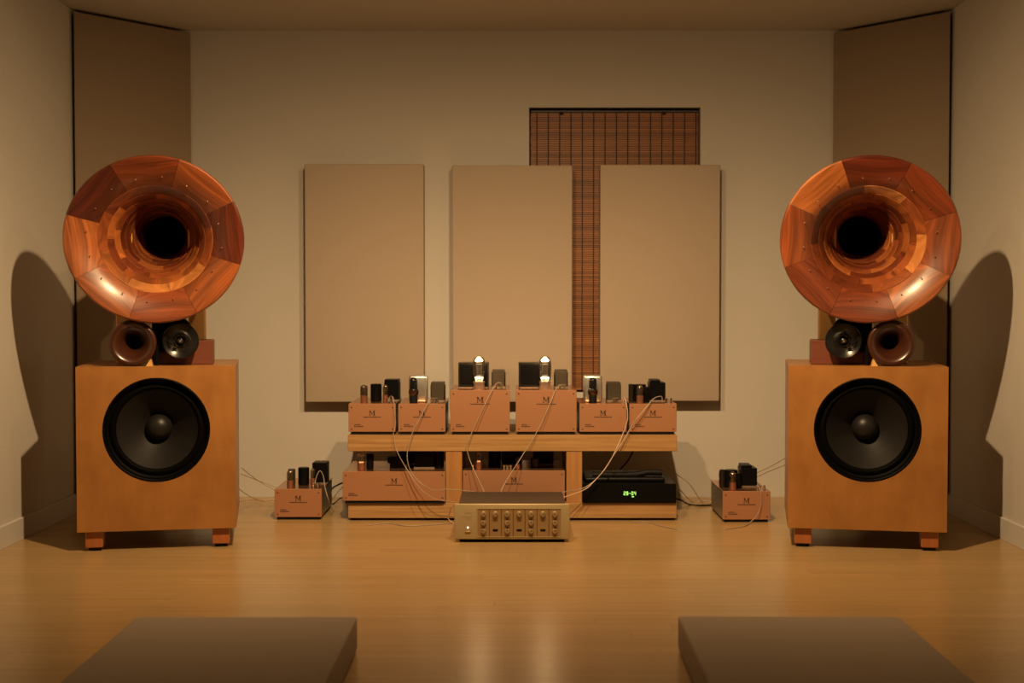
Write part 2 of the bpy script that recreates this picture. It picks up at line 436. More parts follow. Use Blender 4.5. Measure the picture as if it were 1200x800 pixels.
def cabinet_mesh():
    bm = bmesh.new(); hwd = CW / 2
    n = 64; angs = sorted([2 * math.pi * i / n for i in range(n)] + [math.atan2(z - WOOF_Z, x) % (2 * math.pi) for x in (-hwd, hwd) for z in (CZ0, CZ1)])
    circ, sq, deep = [], [], []
    for a in angs:
        c, s = math.cos(a), math.sin(a)
        t = min([v for v in ((hwd / c if c > 1e-9 else 9), (-hwd / c if c < -1e-9 else 9), ((CZ1 - WOOF_Z) / s if s > 1e-9 else 9), ((CZ0 - WOOF_Z) / s if s < -1e-9 else 9))])
        circ.append(bm.verts.new((WOOF_R * c, 0, WOOF_Z + WOOF_R * s)))
        sq.append(bm.verts.new((t * c, 0, WOOF_Z + t * s)))
        deep.append(bm.verts.new((WOOF_R * c, 0.16, WOOF_Z + WOOF_R * s)))
    m = len(angs); back = [bm.verts.new((v.co.x, CD, v.co.z)) for v in sq]
    for i in range(m):
        j = (i + 1) % m
        bm.faces.new((circ[i], circ[j], sq[j], sq[i])); bm.faces.new((circ[i], circ[j], deep[j], deep[i]))
        bm.faces.new((sq[i], sq[j], back[j], back[i]))
    bm.faces.new(deep); bm.faces.new(back)
    return bm

def bass_cabinet(s, label):
    c = empty('bass_cabinet', (s * SX, SY, 0), -s * TOE, label=label, cat='loudspeaker')
    obj('box_body', cabinet_mesh(), M['veneer'], c, smooth=30)
    wf_ = obj('woofer', L([(0.2095, -0.02), (0.2095, 0.001), (0.205, 0.003), (0.2, 0.001), (0.197, -0.004), (0.196, -0.022), (0.188, -0.026), (0.18, -0.02), (0.17, -0.019), (0.162, -0.026), (0.158, -0.034), (0.158, -0.06), (0.2095, -0.06)], 64, FRONT), M['gasket'], c, (0, 0, WOOF_Z), smooth=45)
    obj('cone', L([(0.16, -0.03), (0.14, -0.052), (0.1, -0.092), (0.06, -0.128), (0.045, -0.138), (0.0, -0.138)], 64, FRONT), M['cone'], wf_, smooth=60)
    obj('dust_cap', L([(0.053, -0.136), (0.053, -0.118), (0.047, -0.1), (0.035, -0.086), (0.018, -0.078), (0, -0.075)], 40, FRONT), M['cap'], wf_, smooth=60)
    ft = to_mesh('leg', B(-0.034, 0.034, -0.034, 0.034, 0.014, CZ0 + 0.001, 0.003), M['legwood'])
    pd = to_mesh('rubber_foot', L(cyl_prof(0.026, 0, 0.0145, 0.002), 24), M['rubber'], 40)
    for lx in (-0.248, 0.248):
        for ly in (0.055, 0.545):
            g = obj('leg', ft, None, c, (lx, ly, 0)); obj('rubber_foot', pd, None, g)
    return c
bass_cabinet(-1, 'orange wood bass cabinet with black woofer, near the brown panelled corner away from the blind')
bass_cabinet(1, 'orange wood bass cabinet with black woofer, on the green display side of the rack')

# ---- segmented wooden horns
DK, RD, MD, OR, LT = (0.10, 0.022, 0.008), (0.2, 0.052, 0.018), (0.31, 0.095, 0.028), (0.46, 0.165, 0.045), (0.6, 0.27, 0.085)
EY = 0.952           # the mouth is a touch wider than high
def ring_section(k):
    """closed cross sections (r, depth), outermost ring first"""
    if k == 0:
        return [(0.225, 0.062), (0.2385, 0.047), (0.2585, 0.0325), (0.283, 0.0195), (0.308, 0.0095), (0.329, 0.0035), (0.342, 0.0015), (0.3475, 0.005), (0.35, 0.012), (0.347, 0.024), (0.338, 0.038), (0.3, 0.06), (0.262, 0.09), (0.23, 0.105)]
    ys = [0.0, 0.062, 0.1, 0.14, 0.18, 0.22, 0.265, 0.315, 0.37, 0.43, 0.5]
    rs = [0.0, 0.2235, 0.192, 0.169, 0.151, 0.137, 0.124, 0.113, 0.103, 0.095, 0.088]
    y0, y1, r0, r1 = ys[k], ys[k + 1], rs[k], rs[k + 1]
    rm = (r0 + r1) / 2 - 0.0035 * (1 if k < 4 else .5)
    o0, o1 = r0 + 0.045, r1 + 0.045
    if k == 1: o0 = 0.232; o1 = 0.228
    return [(r0 - 0.0015, y0), (rm, (y0 + y1) / 2), (r1, y1), (o1, y1), (o0, y0)]

seg_cache = {}
def seg_mesh(k, a0, a1):
    key = (k, round(a0, 3))
    if key in seg_cache: return seg_cache[key]
    sec = ring_section(k); bm = bmesh.new(); uvl = bm.loops.layers.uv.new('grain')
    n = 7; mid = (a0 + a1) / 2; cols = []
    g = 0.0009 / sec[0][0]
    for i in range(n + 1):
        a = a0 + g / 2 + (a1 - a0 - g) * i / n
        cols.append([(bm.verts.new((r * math.cos(a), yy, EY * r * math.sin(a))), (r * math.sin(a - mid), r * math.cos(a - mid) + 0.6 * yy)) for r, yy in sec])
    def face(q):
        f = bm.faces.new([v for v, _ in q])
        for lp, (_, u) in zip(f.loops, q): lp[uvl].uv = u
    m = len(sec)
    for i in range(n):
        for j in range(m):
            face([cols[i][j], cols[i + 1][j], cols[i + 1][(j + 1) % m], cols[i][(j + 1) % m]])
    face(cols[0][::-1]); face(cols[n])
    seg_cache[key] = to_mesh('stave', bm, M['stave'], 32)
    return seg_cache[key]

def horn(s, label, outer, off, inner_seed, ring1):
    """root stands on the cabinet top; the horn leans a few degrees forward on its two posts"""
    c = empty('midrange_horn', (s * SX, SY, CZ1), -s * TOE, label=label, cat='loudspeaker')
    # tilted so that the throat sits higher than the mouth
    Mh = Matrix.Translation((0, -0.05, 1.243 - CZ1)) @ Matrix.Rotation(s * R(1.0), 4, 'Z') @ Matrix.Rotation(R(4.5), 4, 'X')
    def put(o): o.matrix_local = Mh; return o
    rr = random.Random(inner_seed)
    for k in range(10):
        for i in range(8):
            o_ = off if k == 0 else off + (22 if k % 2 else 0) + k * 9
            a0 = R(o_ + 45 * i); a1 = R(o_ + 45 * (i + 1))
            so = put(obj('stave', seg_mesh(k, a0, a1), None, c))
            if k == 0: col = outer[i]
            elif k == 1: col = ring1[i]
            else: col = rr.choice((RD, RD, RD, MD, MD, MD, MD, OR, OR))
            j = rr.uniform(0.88, 1.12)
            j *= 0.66
            so.color = (col[0] * j, col[1] * j * 0.84, col[2] * j * 0.74, 1)
    pin = to_mesh('brass_pin', L([(0.0026, -0.003), (0.0026, 0.0008), (0, 0.0014)], 8, FRONT), M['copperbase'])
    for i in range(16):
        a = R(off + 10 + 22.5 * i); r = 0.257 if i % 2 else 0.262
        po = obj('brass_pin', pin, None, c)
        po.matrix_local = Mh @ Matrix.Translation((r * math.cos(a), 0.0225, EY * r * math.sin(a)))
    put(obj('throat_collar', L([(0.088, -0.498), (0.138, -0.498), (0.138, -0.53), (0.08, -0.53)], 32, FRONT, True), M['turned'], c, smooth=40))
    put(obj('driver', L([(0, -0.7), (0.09, -0.7), (0.105, -0.685), (0.105, -0.53), (0.08, -0.53), (0.06, -0.66), (0, -0.66)], 32, FRONT), M['black'], c, smooth=40))
    # stand: mahogany block with two pale posts that cradle the throat end
    x0, x1 = (-0.03, 0.216) if s < 0 else (-0.216, 0.03)
    obj('base_block', B(x0, x1, 0.12, 0.33, 0, 0.099, 0.003), M['mahog'], c)
    for px in ((-0.145, 0.148) if s < 0 else (-0.148, 0.145)):
        obj('post', B(px - 0.034, px + 0.034, 0.23, 0.32, 0.097 if px * s < 0 else 0, 0.58, 0.004), M['postwood'], c)
    obj('cradle_bar', B(-0.17, 0.17, 0.24, 0.28, 0.33, 0.372, 0.004), M['postwood'], c)
    return c
horn(-1, 'large round horn of pieced dark and light wood, one pale stave at its outer side',
     [(0.31, 0.092, 0.026), (0.19, 0.046, 0.013), (0.095, 0.019, 0.007), (0.44, 0.15, 0.04), (0.37, 0.12, 0.034), (0.28, 0.076, 0.022), (0.36, 0.112, 0.03), (0.14, 0.028, 0.009)], 28, 11,
     [(.15,.04,.016), RD, MD, OR, LT, LT, MD, RD])
horn(1, 'large round horn of pieced wood with a pale orange stave beside its dark red top',
     [(0.2, 0.045, 0.013), (0.15, 0.028, 0.01), (0.46, 0.165, 0.045), (0.36, 0.1, 0.027), (0.22, 0.054, 0.016), (0.24, 0.06, 0.018), (0.38, 0.13, 0.038), (0.34, 0.098, 0.026)], 19, 23,
     [LT, RD, DK, RD, RD, MD, LT, MD])

def small_horn(s, label):
    c = empty('small_horn', (0, 0, 0), -s * TOE, label=label, cat='loudspeaker')
    lx = s * 0.092; ly = 0.005
    rotm = Matrix.Rotation(-s * TOE, 4, 'Z')
    c.location = Vector((s * SX, SY, CZ1)) + rotm @ Vector((lx, ly, 0))
    zc = 0.0935
    prof = [(0.026, -0.12), (0.03, -0.08), (0.038, -0.05), (0.05, -0.028), (0.065, -0.01), (0.075, -0.002), (0.083, 0.0), (0.09, -0.004), (0.0935, -0.014), (0.092, -0.026), (0.083, -0.04), (0.06, -0.065), (0.046, -0.1), (0.044, -0.12)]
    obj('flare', L(prof, 48, FRONT, True), M['turned'], c, (0, 0, zc), smooth=50)
    obj('driver', L([(0, -0.122), (0.03, -0.118), (0.056, -0.118), (0.058, -0.122), (0.058, -0.2), (0.05, -0.206), (0, -0.206)], 32, FRONT), M['black'], c, (0, 0, zc), smooth=40)
    obj('bracket', B(-0.012, 0.012, 0.13, 0.16, 0, 0.05, 0.002), M['black'], c)
    d = -s
    bm = bmesh.new(); x0, x1 = sorted((d * 0.05, d * 0.075))
    vs_ = [bm.verts.new(p) for p in ((x0, 0.02, 0), (x1, 0.02, 0), (x1, 0.07, 0), (x0, 0.07, 0), (d * .068, 0.02, 0.028), (d * .068, 0.07, 0.028))]
    for f in ((0, 1, 2, 3), (0, 1, 4), (2, 3, 5), (1, 2, 5, 4), (0, 3, 5, 4)): bm.faces.new([vs_[i] for i in f])
    obj('wedge', bm, M['postwood'], c)
small_horn(-1, 'small dark turned wood horn on the bass cabinet away from the bamboo blind')
small_horn(1, 'small dark turned wood horn on the bass cabinet on the green display side')

def bullet_tweeter(s, label):
    rotm = Matrix.Rotation(-s * TOE, 4, 'Z')
    lx = -s * 0.092; ly = 0.045
    c = empty('bullet_tweeter', Vector((s * SX, SY, CZ1)) + rotm @ Vector((lx, ly, 0)), -s * TOE, label=label, cat='tweeter')
    zc = 0.1; d = s
    obj('flange', L([(0.02, -0.03), (0.026, -0.024), (0.042, -0.012), (0.058, -0.004), (0.069, 0.0), (0.073, -0.003), (0.074, -0.01), (0.072, -0.026), (0.06, -0.03)], 48, FRONT), M['flange'], c, (0, 0, zc), smooth=45)
    obj('bullet', L([(0, 0.012), (0.004, 0.009), (0.008, 0.002), (0.0105, -0.01), (0.012, -0.03), (0, -0.03)], 24, FRONT), M['chrome'], c, (0, 0, zc), smooth=60)
    obj('inner_ring', L([(0.019, -0.022), (0.022, -0.016), (0.026, -0.016), (0.0285, -0.022)], 32, FRONT), M['chrome'], c, (0, 0, zc), smooth=50)
    obj('magnet', L(cyl_prof(0.061, -0.072, -0.028, 0.004), 40, FRONT), M['black'], c, (0, 0, zc), smooth=40)
    obj('housing', L(cyl_prof(0.068, -0.068, -0.034, 0.004), 36, FRONT), M['black'], c, (d * 0.022, 0, 0.132), smooth=40)
    xa, xb = sorted((d * 0.02, d * 0.115))
    obj('mounting_arm', B(xa, xb, 0.034, 0.068, 0.05, 0.2, 0.006, 2), M['black'], c)
    xa, xb = sorted((d * 0.085, d * 0.1))
    obj('support_foot', B(xa, xb, 0.034, 0.064, 0, 0.055, 0.002), M['black'], c)
    t = obj('terminal', L(cyl_prof(0.006, -0.012, 0.004, 0.001), 12, FRONT), M['chrome'], c, (d * 0.018, -0.004, zc - 0.022), smooth=40)
    bm = bmesh.new()
    tube(bm, [(d * 0.018, -0.006, zc - 0.022), (d * .03, -0.012, zc - 0.004), (d * .055, 0.012, zc + .02), (d * .09, 0.036, zc + .055)], 0.0022)
    tube(bm, [(d * 0.01, -0.004, zc - 0.026), (d * .03, -0.014, zc - 0.016), (d * .06, 0.01, zc + .004), (d * .1, 0.036, zc + .045)], 0.0022)
    obj('lead_wire', bm, M['black'], c, smooth=60)
bullet_tweeter(-1, 'round black tweeter with chrome centre on the cabinet away from the bamboo blind')
bullet_tweeter(1, 'round black tweeter with chrome centre on the cabinet on the green display side')

# ------------------------------------------------------------------ rack
RY0, RY1 = 5.97, 6.52
rk = empty('equipment_rack', (0.002, RY0, 0), label='low butcher block rack with two shelves holding copper fronted amplifiers', cat='rack')
RD_ = RY1 - RY0
obj('shelf', B(-0.75, 0.75, 0, RD_, 0.317, 0.391, 0.002), M['rack'], rk)
obj('shelf', B(-0.75, 0.75, 0, RD_, 0.011, 0.081, 0.002), M['rack'], rk)
obj('upright', B(-0.304, -0.23, 0.004, RD_, 0.0805, 0.3175, 0.0015), M['rackv'], rk)
obj('upright', B(0.246, 0.318, 0.004, RD_, 0.0805, 0.3175, 0.0015), M['rackv'], rk)
ftm = to_mesh('rack_foot', B(-0.05, 0.05, -0.05, 0.05, 0, 0.0115), M['black'])
for fx in (-0.68, 0, 0.68):
    for fy in (0.08, RD_ - 0.08): obj('rack_foot', ftm, None, rk, (fx, fy, 0))
obj('skid', B(-0.742, 0.742, 0.012, 0.03, 0.002, 0.0115), M['black'], rk)

# ------------------------------------------------------------------ amplifier pieces
def lettering(parent, w, h, zc_top, depth=0.0006, big=1.0):
    """M emblem, a fine caption line under it, two small lines low at the side; on the plate face y = 0"""
    bm = bmesh.new()
    def quad(pts):
        a = [bm.verts.new((x, 0.0004, z)) for x, z in pts]; b = [bm.verts.new((x, -depth, z)) for x, z in pts]
        n = len(pts); bm.faces.new(a); bm.faces.new(b)
        for i in range(n): bm.faces.new((a[i], a[(i + 1) % n], b[(i + 1) % n], b[i]))
    e = 0.0235 * big; zt = zc_top; zb = zt - e; k = big
    def P_(pts): quad([(x * k, zb + z * k) for x, z in pts])
    H = 0.0235
    P_([(-.0115, 0), (-.009, 0), (-.009, H), (-.0115, H)])
    P_([(-.0135, H), (-.0075, H), (.0022, .004), (-.0008, .004)])
    P_([(.0068, H), (.0098, H), (.0012, .004), (-.0008, .004)])
    P_([(.0068, 0), (.0118, 0), (.0118, H), (.0068, H)])
    P_([(-.0145, 0), (-.006, 0), (-.006, .0018), (-.0145, .0018)])
    P_([(.004, 0), (.0148, 0), (.0148, .0018), (.004, .0018)])
    P_([(.0118, H - .0018), (.0148, H - .0018), (.0148, H), (.0118, H)])
    obj('emblem', bm, M['ink'], parent)
    r = random.Random(3)
    def line(nm, xa, xb, zm, hh_):
        nonlocal bm
        bm = bmesh.new(); x = xa
        while x < xb:
            l = r.uniform(.0025, .0042); quad([(x, zm - hh_ / 2), (x + l, zm - hh_ / 2), (x + l, zm + hh_ / 2), (x, zm + hh_ / 2)]); x += l + .0012
        obj(nm, bm, M['ink'], parent, kind='stuff')
    line('caption_print', -0.04 * big, 0.04 * big, zb - 0.0068, 0.0046)
    line('small_print', -w / 2 + .026, -w / 2 + .05, 0.046, 0.0042)
    line('small_print', -w / 2 + .026, -w / 2 + .064, 0.038, 0.0046)

def tube_small(parent, x, y, z, h=0.086, r=0.016, mt='glass', base='copperbase', glow=False):
    t = obj('valve', L(cyl_prof(r, 0, h * 0.42, 0.002), 20), M[base], parent, (x, y, z), smooth=40)
    b0 = h * 0.42
    obj('glass_envelope', L([(r * .92, b0), (r * 1.02, b0 + .008), (r * 1.06, h * .72), (r * .88, h * .9), (r * .4, h * .99), (0, h)], 20), M[mt], t, smooth=60)
    obj('electrode', L(cyl_prof(r * .5, b0, h * .82, 0.001), 12), M['plate'], t, smooth=40)
    obj('getter', L([(r * .5, h * .87), (r * .45, h * .93), (0, h * .965)], 12), M['chrome'], t, smooth=60)
    if glow: obj('heater', L(cyl_prof(r * .55, b0 + .001, b0 + .006), 12), M['ember'], t, smooth=40)
    return t

def can(parent, x, y, z, r, h, mt='black', nm='capacitor'):
    return obj(nm, L(cyl_prof(r, 0, h, 0.003), 28), M[mt], parent, (x, y, z), smooth=40)

def transformer(parent, x, y, z, w_, d_, h_, mt='black', feet=True):
    t = obj('transformer', B(-w_ / 2, w_ / 2, -d_ / 2, d_ / 2, 0.006, h_, 0.0022, 1), M[mt], parent, (x, y, z), smooth=40)
    obj('core', B(-w_ / 2 - .004, w_ / 2 + .004, -d_ * .16, d_ * .16, 0, h_ * .86, 0.001), M['charcoal' if mt != 'charcoal' else 'bronze'], t)
    obj('mounting_foot', B(-w_ / 2 - .003, w_ / 2 + .003, -d_ / 2 - .004, d_ / 2 + .004, 0, 0.0065, 0.001), M['steel'], t)
    return t

def connector(parent, x, y, z, r=0.0075):
    c = obj('terminal_post', L([(0, 0), (r, 0), (r, .008), (r * .75, .009), (r * .75, .014), (r * 1.05, .015), (r * 1.05, .021), (r * .5, .024), (0, .024)], 16), M['chrome'], parent, (x, y, z), smooth=40)
    return c

def amp_shell(x, y, z, wd, ht, dp, label, name='amplifier', overw=0.004, logo=True, big=1.0):
    c = empty(name, (x, y, z), label=label, cat='amplifier', group='copper fronted valve amplifiers')
    obj('plinth', B(-wd / 2 + .01, wd / 2 - .01, 0.008, dp - .012, 0, 0.0135), M['rubber'], c)
    obj('chassis', B(-wd / 2 + overw, wd / 2 - overw, 0.005, dp, 0.012, ht - .004, 0.0015), M['steel'], c)
    obj('top_plate', B(-wd / 2 + .001, wd / 2 - .001, 0.005, dp, ht - .0045, ht, 0.0008), M['coppertop'], c)
    fp = obj('front_plate', B(-wd / 2, wd / 2, 0, 0.006, 0.0132, ht, 0.0012), M['copper'], c)
    sc = to_mesh('screw', L([(0.0036, -.001), (0.0036, 0.0008), (0.0022, 0.0015), (0, 0.0015)], 10, FRONT), M['screw'])
    for sx in (-1, 1):
        for sz in (0.026, ht - .017): obj('screw', sc, None, fp, (sx * (wd / 2 - .014), 0, sz))
    lettering(fp, wd, ht, ht - 0.031, big=big)
    return c

def amp_a(x, y, z, label, wd=0.216, dp=0.37, ht=0.142):
    c = amp_shell(x, y, z, wd, ht, dp, label)
    tube_small(c, -0.042, 0.04, ht, 0.084); can(c, 0.004, 0.14, ht, 0.026, 0.082); can(c, -0.055, 0.16, ht, 0.017, 0.072, 'bronze')
    tube_small(c, 0.05, 0.12, ht, 0.08, 0.012, glow=False)
    transformer(c, 0.074, 0.21, ht, 0.068, 0.09, 0.1)
    connector(c, 0.066, 0.03, ht); connector(c, 0.084, 0.045, ht, 0.006)
    return c

def amp_b(x, y, z, label, wd=0.216, dp=0.37, ht=0.142):
    c = amp_shell(x, y, z, wd, ht, dp, label)
    tube_small(c, -0.056, 0.04, ht, 0.084); can(c, -0.048, 0.14, ht, 0.03, 0.08); can(c, -0.088, 0.13, ht, 0.013, 0.082, 'charcoal'); can(c, -0.02, 0.1, ht, 0.014, 0.07)
    tube_small(c, -0.082, 0.2, ht, 0.075, 0.012, glow=False)
    t = transformer(c, 0.035, 0.18, ht, 0.074, 0.1, 0.088)
    obj('end_bell', B(-0.034, 0.014, -0.045, 0.045, 0.086, 0.102, 0.004, 2), M['black'], t)
    connector(c, 0.064, 0.035, ht); connector(c, 0.086, 0.03, ht, 0.005)
    return c

def amp_can(x, y, z, label, cx, flip, wd=0.216, dp=0.37, ht=0.142):
    """small amplifier with a tall bright shield can, one valve before it and a bronze transformer"""
    c = amp_shell(x, y, z, wd, ht, dp, label)
    obj('shield_can', B(-0.043, 0.043, -0.035, 0.035, 0, 0.126, 0.012, 4), M['alu'], c, (cx, 0.1, ht), smooth=40)
    t = obj('valve', L(cyl_prof(0.018, 0, 0.034, 0.002), 20), M['rubber'], c, (cx - (0.018 if not flip else 0.003), 0.035, ht), smooth=40)
    obj('glass_envelope', L([(0.017, 0.034), (0.0225, 0.044), (0.0225, 0.058), (0.017, 0.068)], 20), M['smoke'], t, smooth=60)
    obj('heater', L(cyl_prof(0.01, 0.036, 0.056, 0.002), 16), M['copperbase'], t, smooth=40)
    obj('cap', L([(0.0175, 0.066), (0.0175, 0.104), (0.014, 0.114), (0.006, 0.118), (0, 0.119)], 20), M['flange'], t, smooth=50)
    transformer(c, 0.06 if flip else 0.065, 0.17, ht, 0.062, 0.08, 0.09, 'bronze')
    connector(c, 0.052, 0.03, ht, 0.009); connector(c, 0.066, 0.05, ht, 0.007)
    return c

def amp_big(x, y, z, label, wd, tx, bx, bw_, sx, dp=0.37, ht=0.204):
    c = amp_shell(x, y, z, wd, ht, dp, label, big=1.12)
    b = obj('transformer', B(-bw_ / 2, bw_ / 2, -0.06, 0.06, 0.006, 0.118, 0.002, 1), M['charcoal'], c, (bx, 0.2, ht), smooth=40)
    obj('transformer_face', B(-bw_ / 2 + .008, bw_ / 2 - .008, -0.0625, -0.0595, 0.014, 0.11, 0.001), M['black'], b)
    obj('mounting_foot', B(-bw_ / 2 + .006, bw_ / 2 - .006, -0.085, 0.066, 0, 0.0065, 0.001), M['chrome'], b)
    t = obj('valve', L([(0, 0), (0.027, 0), (0.027, 0.012), (0.0245, 0.014), (0.0245, 0.026), (0.027, 0.028), (0.027, 0.036), (0, 0.036)], 28), M['palecopper'], c, (tx, 0.06, ht), smooth=40)
    obj('glass_envelope', L([(0.021, 0.036), (0.0255, 0.046), (0.0285, 0.07), (0.0295, 0.105), (0.0275, 0.13), (0.02, 0.146), (0.01, 0.1525), (0, 0.154)], 28), M['glass'], t, smooth=60)
    obj('plate_box', B(-0.015, 0.015, -0.008, 0.008, 0.062, 0.118, 0.003), M['plate'], t)
    obj('filament', L([(0, 0.05), (0.017, 0.05), (0.019, 0.0535), (0.017, 0.057), (0, 0.057)], 20), M['filament'], t, smooth=50)
    obj('filament_crown', L([(0, 0.127), (0.014, 0.127), (0.0185, 0.131), (0.0165, 0.137), (0.011, 0.142), (0, 0.144)], 20), M['filament'], t, smooth=60)
    ld = bpy.data.lights.new('valve_glow', 'POINT'); ld.energy = 1.3; ld.color = (1, 0.66, 0.33); ld.shadow_soft_size = 0.004
    lo = bpy.data.objects.new('valve_glow', ld); C.objects.link(lo); lo.parent = t; lo.location = (0, 0, 0.1488)
    transformer(c, sx, 0.19, ht, 0.058, 0.08, 0.084, 'bronze')
    connector(c, sx - 0.01, 0.04, ht, 0.008); connector(c, sx + 0.012, 0.05, ht, 0.007)
    return c

ZS = 0.391; AY = 5.99
amp_a(-0.639, AY, ZS, 'small copper amplifier at the outer end of the top shelf, beside a bright can amplifier')
amp_can(-0.412, AY, ZS, 'small copper amplifier with bright can on top, clear of the bamboo blind', -0.022, False)
amp_big(-0.146, AY, ZS, 'tall copper amplifier with glowing valve, beside bright can standing clear of the bamboo blind', 0.272, -0.006, -0.034, 0.142, 0.083)
amp_big(0.156, AY, ZS, 'tall copper amplifier with glowing valve, next to the strip of bamboo blind', 0.278, -0.004, -0.052, 0.146, 0.074)
amp_can(0.416, AY, ZS, 'small copper amplifier with bright can on top, in front of the bamboo blind strip', -0.042, True)
amp_b(0.644, AY, ZS, 'small copper amplifier at the top shelf end above the green display')
amp_a(-0.979, AY, 0, 'small copper amplifier on the floor beside the rack, clear of the disc player')
amp_b(1.061, 5.92, 0, 'small copper amplifier on the floor past the disc player end of the rack')

def amp_wide(x, y, z, label, kind):
    wd, dp, ht = 0.467, 0.4, 0.146
    c = amp_shell(x, y, z, wd, ht, dp, label)
    if kind == 0:
        t = tube_small(c, -0.155, 0.06, ht, 0.078, 0.019, glow=True)
        can(c, -0.118, 0.08, ht, 0.017, 0.072)
        obj('choke', B(-0.04, 0.05, 0.1, 0.16, ht + .025, ht + .055, 0.004), M['black'], c); obj('choke_stand', B(-.03, .04, .11, .15, ht - .001, ht + .026), M['black'], c)
        transformer(c, 0.13, 0.17, ht, 0.09, 0.12, 0.085); transformer(c, 0.03, 0.29, ht, 0.08, 0.09, 0.08)
        can(c, 0.2, 0.12, ht, 0.02, 0.08)
        connector(c, 0.05, 0.06, ht, 0.004)
    else:
        tube_small(c, -0.162, 0.05, ht, 0.08, 0.014, glow=True); connector(c, -0.188, 0.04, ht, 0.005)
        tube_small(c, 0.018, 0.06, ht, 0.055, 0.011, 'smoke'); can(c, -0.09, 0.2, ht, 0.03, 0.08); can(c, 0.1, 0.12, ht, 0.022, 0.045, 'charcoal')
        transformer(c, -0.01, 0.24, ht, 0.09, 0.12, 0.085); transformer(c, 0.14, 0.26, ht, 0.09, 0.12, 0.085)
        connector(c, -0.03, 0.03, ht, 0.008); connector(c, -0.045, 0.03, ht, 0.006); connector(c, -0.014, 0.03, ht, 0.006)
    return c
amp_wide(-0.536, 5.95, 0.081, 'wide copper amplifier in the lower end bay of the rack', 0)
amp_wide(0.0085, 5.985, 0.081, 'wide copper amplifier in the middle lower bay behind the gold preamplifier', 1)

# ------------------------------------------------------------------ disc player with green display
cd = empty('disc_player', (0.533, 5.955, 0.081), label='black disc player with green digits on the lower shelf of the rack', cat='disc player')
obj('case', B(-0.2125, 0.2125, 0.012, 0.34, 0.005, 0.09, 0.004), M['black'], cd)
fp = obj('fascia', B(-0.2135, 0.2135, 0, 0.0125, 0.003, 0.09, 0.002), M['black'], cd)
lid = obj('lid', B(-0.2, 0.17, 0.05, 0.32, 0.0895, 0.112, 0.008, 2), M['black'], cd)
bm = bmesh.new()
tube(bm, [(-0.16, 0.1, 0.118), (0.02, 0.1, 0.118), (0.075, 0.1, 0.126), (0.1, 0.1, 0.13), (0.16, 0.1, 0.128)], 0.014, 10)
obj('handle', bm, M['rubber'], lid, smooth=60)
for fx in (-0.18, 0.18):
    for fy in (0.05, 0.3): obj('foot', L(cyl_prof(0.018, 0, 0.006), 16), M['rubber'], cd, (fx, fy, 0), smooth=40)
SEG = {'0': 'abcdef', '2': 'abged', '4': 'fgbc', '8': 'abcdefg', '-': 'g'}
bm = bmesh.new()
def seg7(ch, x, z, w_=0.0085, h_=0.0165, t=0.0022):
    q = dict(a=(0, w_, h_ - t, h_), d=(0, w_, 0, t), g=(0, w_, h_ / 2 - t / 2, h_ / 2 + t / 2), f=(0, t, h_ / 2, h_), e=(0, t, 0, h_ / 2), b=(w_ - t, w_, h_ / 2, h_), c=(w_ - t, w_, 0, h_ / 2))
    for s_ in SEG[ch]:
        a = q[s_]; box(bm, x + a[0], x + a[1], -0.0006, 0.0005, z + a[2], z + a[3])
for i, ch in enumerate('28-04'): seg7(ch, -0.025 + i * 0.0118, 0.038)
box(bm, 0.012, 0.022, -0.0006, 0.0005, 0.029, 0.033)
obj('display_digits', bm, M['digits'], fp)

# ------------------------------------------------------------------ gold preamplifier on the floor
pr = empty('preamplifier', (0.0, 5.42, 0), label='champagne gold preamplifier with rows of small knobs on the floor before the rack', cat='preamplifier')
obj('case', B(-0.222, 0.222, 0.012, 0.37, 0.02, 0.158, 0.002), M['pretop'], pr)
fp = obj('fascia', B(-0.2395, 0.2395, 0, 0.014, 0.014, 0.162, 0.004, 2), M['gold'], pr, smooth=50)
PX0, PX1, PZ0, PZ1 = -0.143, 0.202, 0.027, 0.141
obj('control_panel', B(PX0, PX1, -0.001, 0.004, PZ0, PZ1), M['gold2'], fp)
bm = bmesh.new()
for a in ((PX0 - .003, PX1 + .003, PZ1, PZ1 + .003), (PX0 - .003, PX1 + .003, PZ0 - .003, PZ0), (PX0 - .003, PX0, PZ0, PZ1), (PX1, PX1 + .003, PZ0, PZ1)): box(bm, a[0], a[1], -0.0035, 0.003, a[2], a[3])
obj('panel_bezel', bm, M['gold'], fp)
cwid = (PX1 - PX0) / 7
kn = to_mesh('knob', L([(0.0125, -0.002), (0.0125, 0.004), (0.0105, 0.005), (0.0095, 0.016), (0.008, 0.0175), (0, 0.0175)], 24, FRONT), M['knobgold'], 40)
ptr = to_mesh('pointer', B(-0.0011, 0.0011, -0.0185, -0.016, -0.001, 0.0085), M['ink'])
dv = to_mesh('divider', B(-0.0011, 0.0011, -0.0018, 0.001, PZ0, PZ1), M['ink'])
sw = to_mesh('rocker_switch', B(-0.0105, 0.0105, -0.004, 0.001, -0.0038, 0.0038, 0.001), M['black'])
for i in range(7):
    cx = PX0 + cwid * (i + .5)
    if i: obj('divider', dv, None, fp, (PX0 + cwid * i, 0, 0))
    zs = (0.119, 0.084, 0.05) if i % 2 == 0 else (0.119,)
    for z in zs:
        k = obj('knob', kn, None, fp, (cx, 0, z)); k.rotation_euler = (0, R(rnd.choice((0, 35, -35, 20)) if i % 2 == 0 else 48), 0)
        obj('pointer', ptr, None, k)
    if i % 2: obj('rocker_switch', sw, None, fp, (cx, 0, 0.053))
obj('power_button', B(-0.012, 0.012, -0.006, 0.001, -0.004, 0.004, 0.0025, 2), M['gold2'], fp, (-0.183, 0, 0.046), smooth=50)
obj('indicator_lamp', L([(0.004, -.001), (0.004, 0.001), (0.0025, 0.003), (0, 0.0035)], 12, FRONT), M['led'], fp, (-0.183, 0, 0.063), smooth=60)
r_ = random.Random(5)
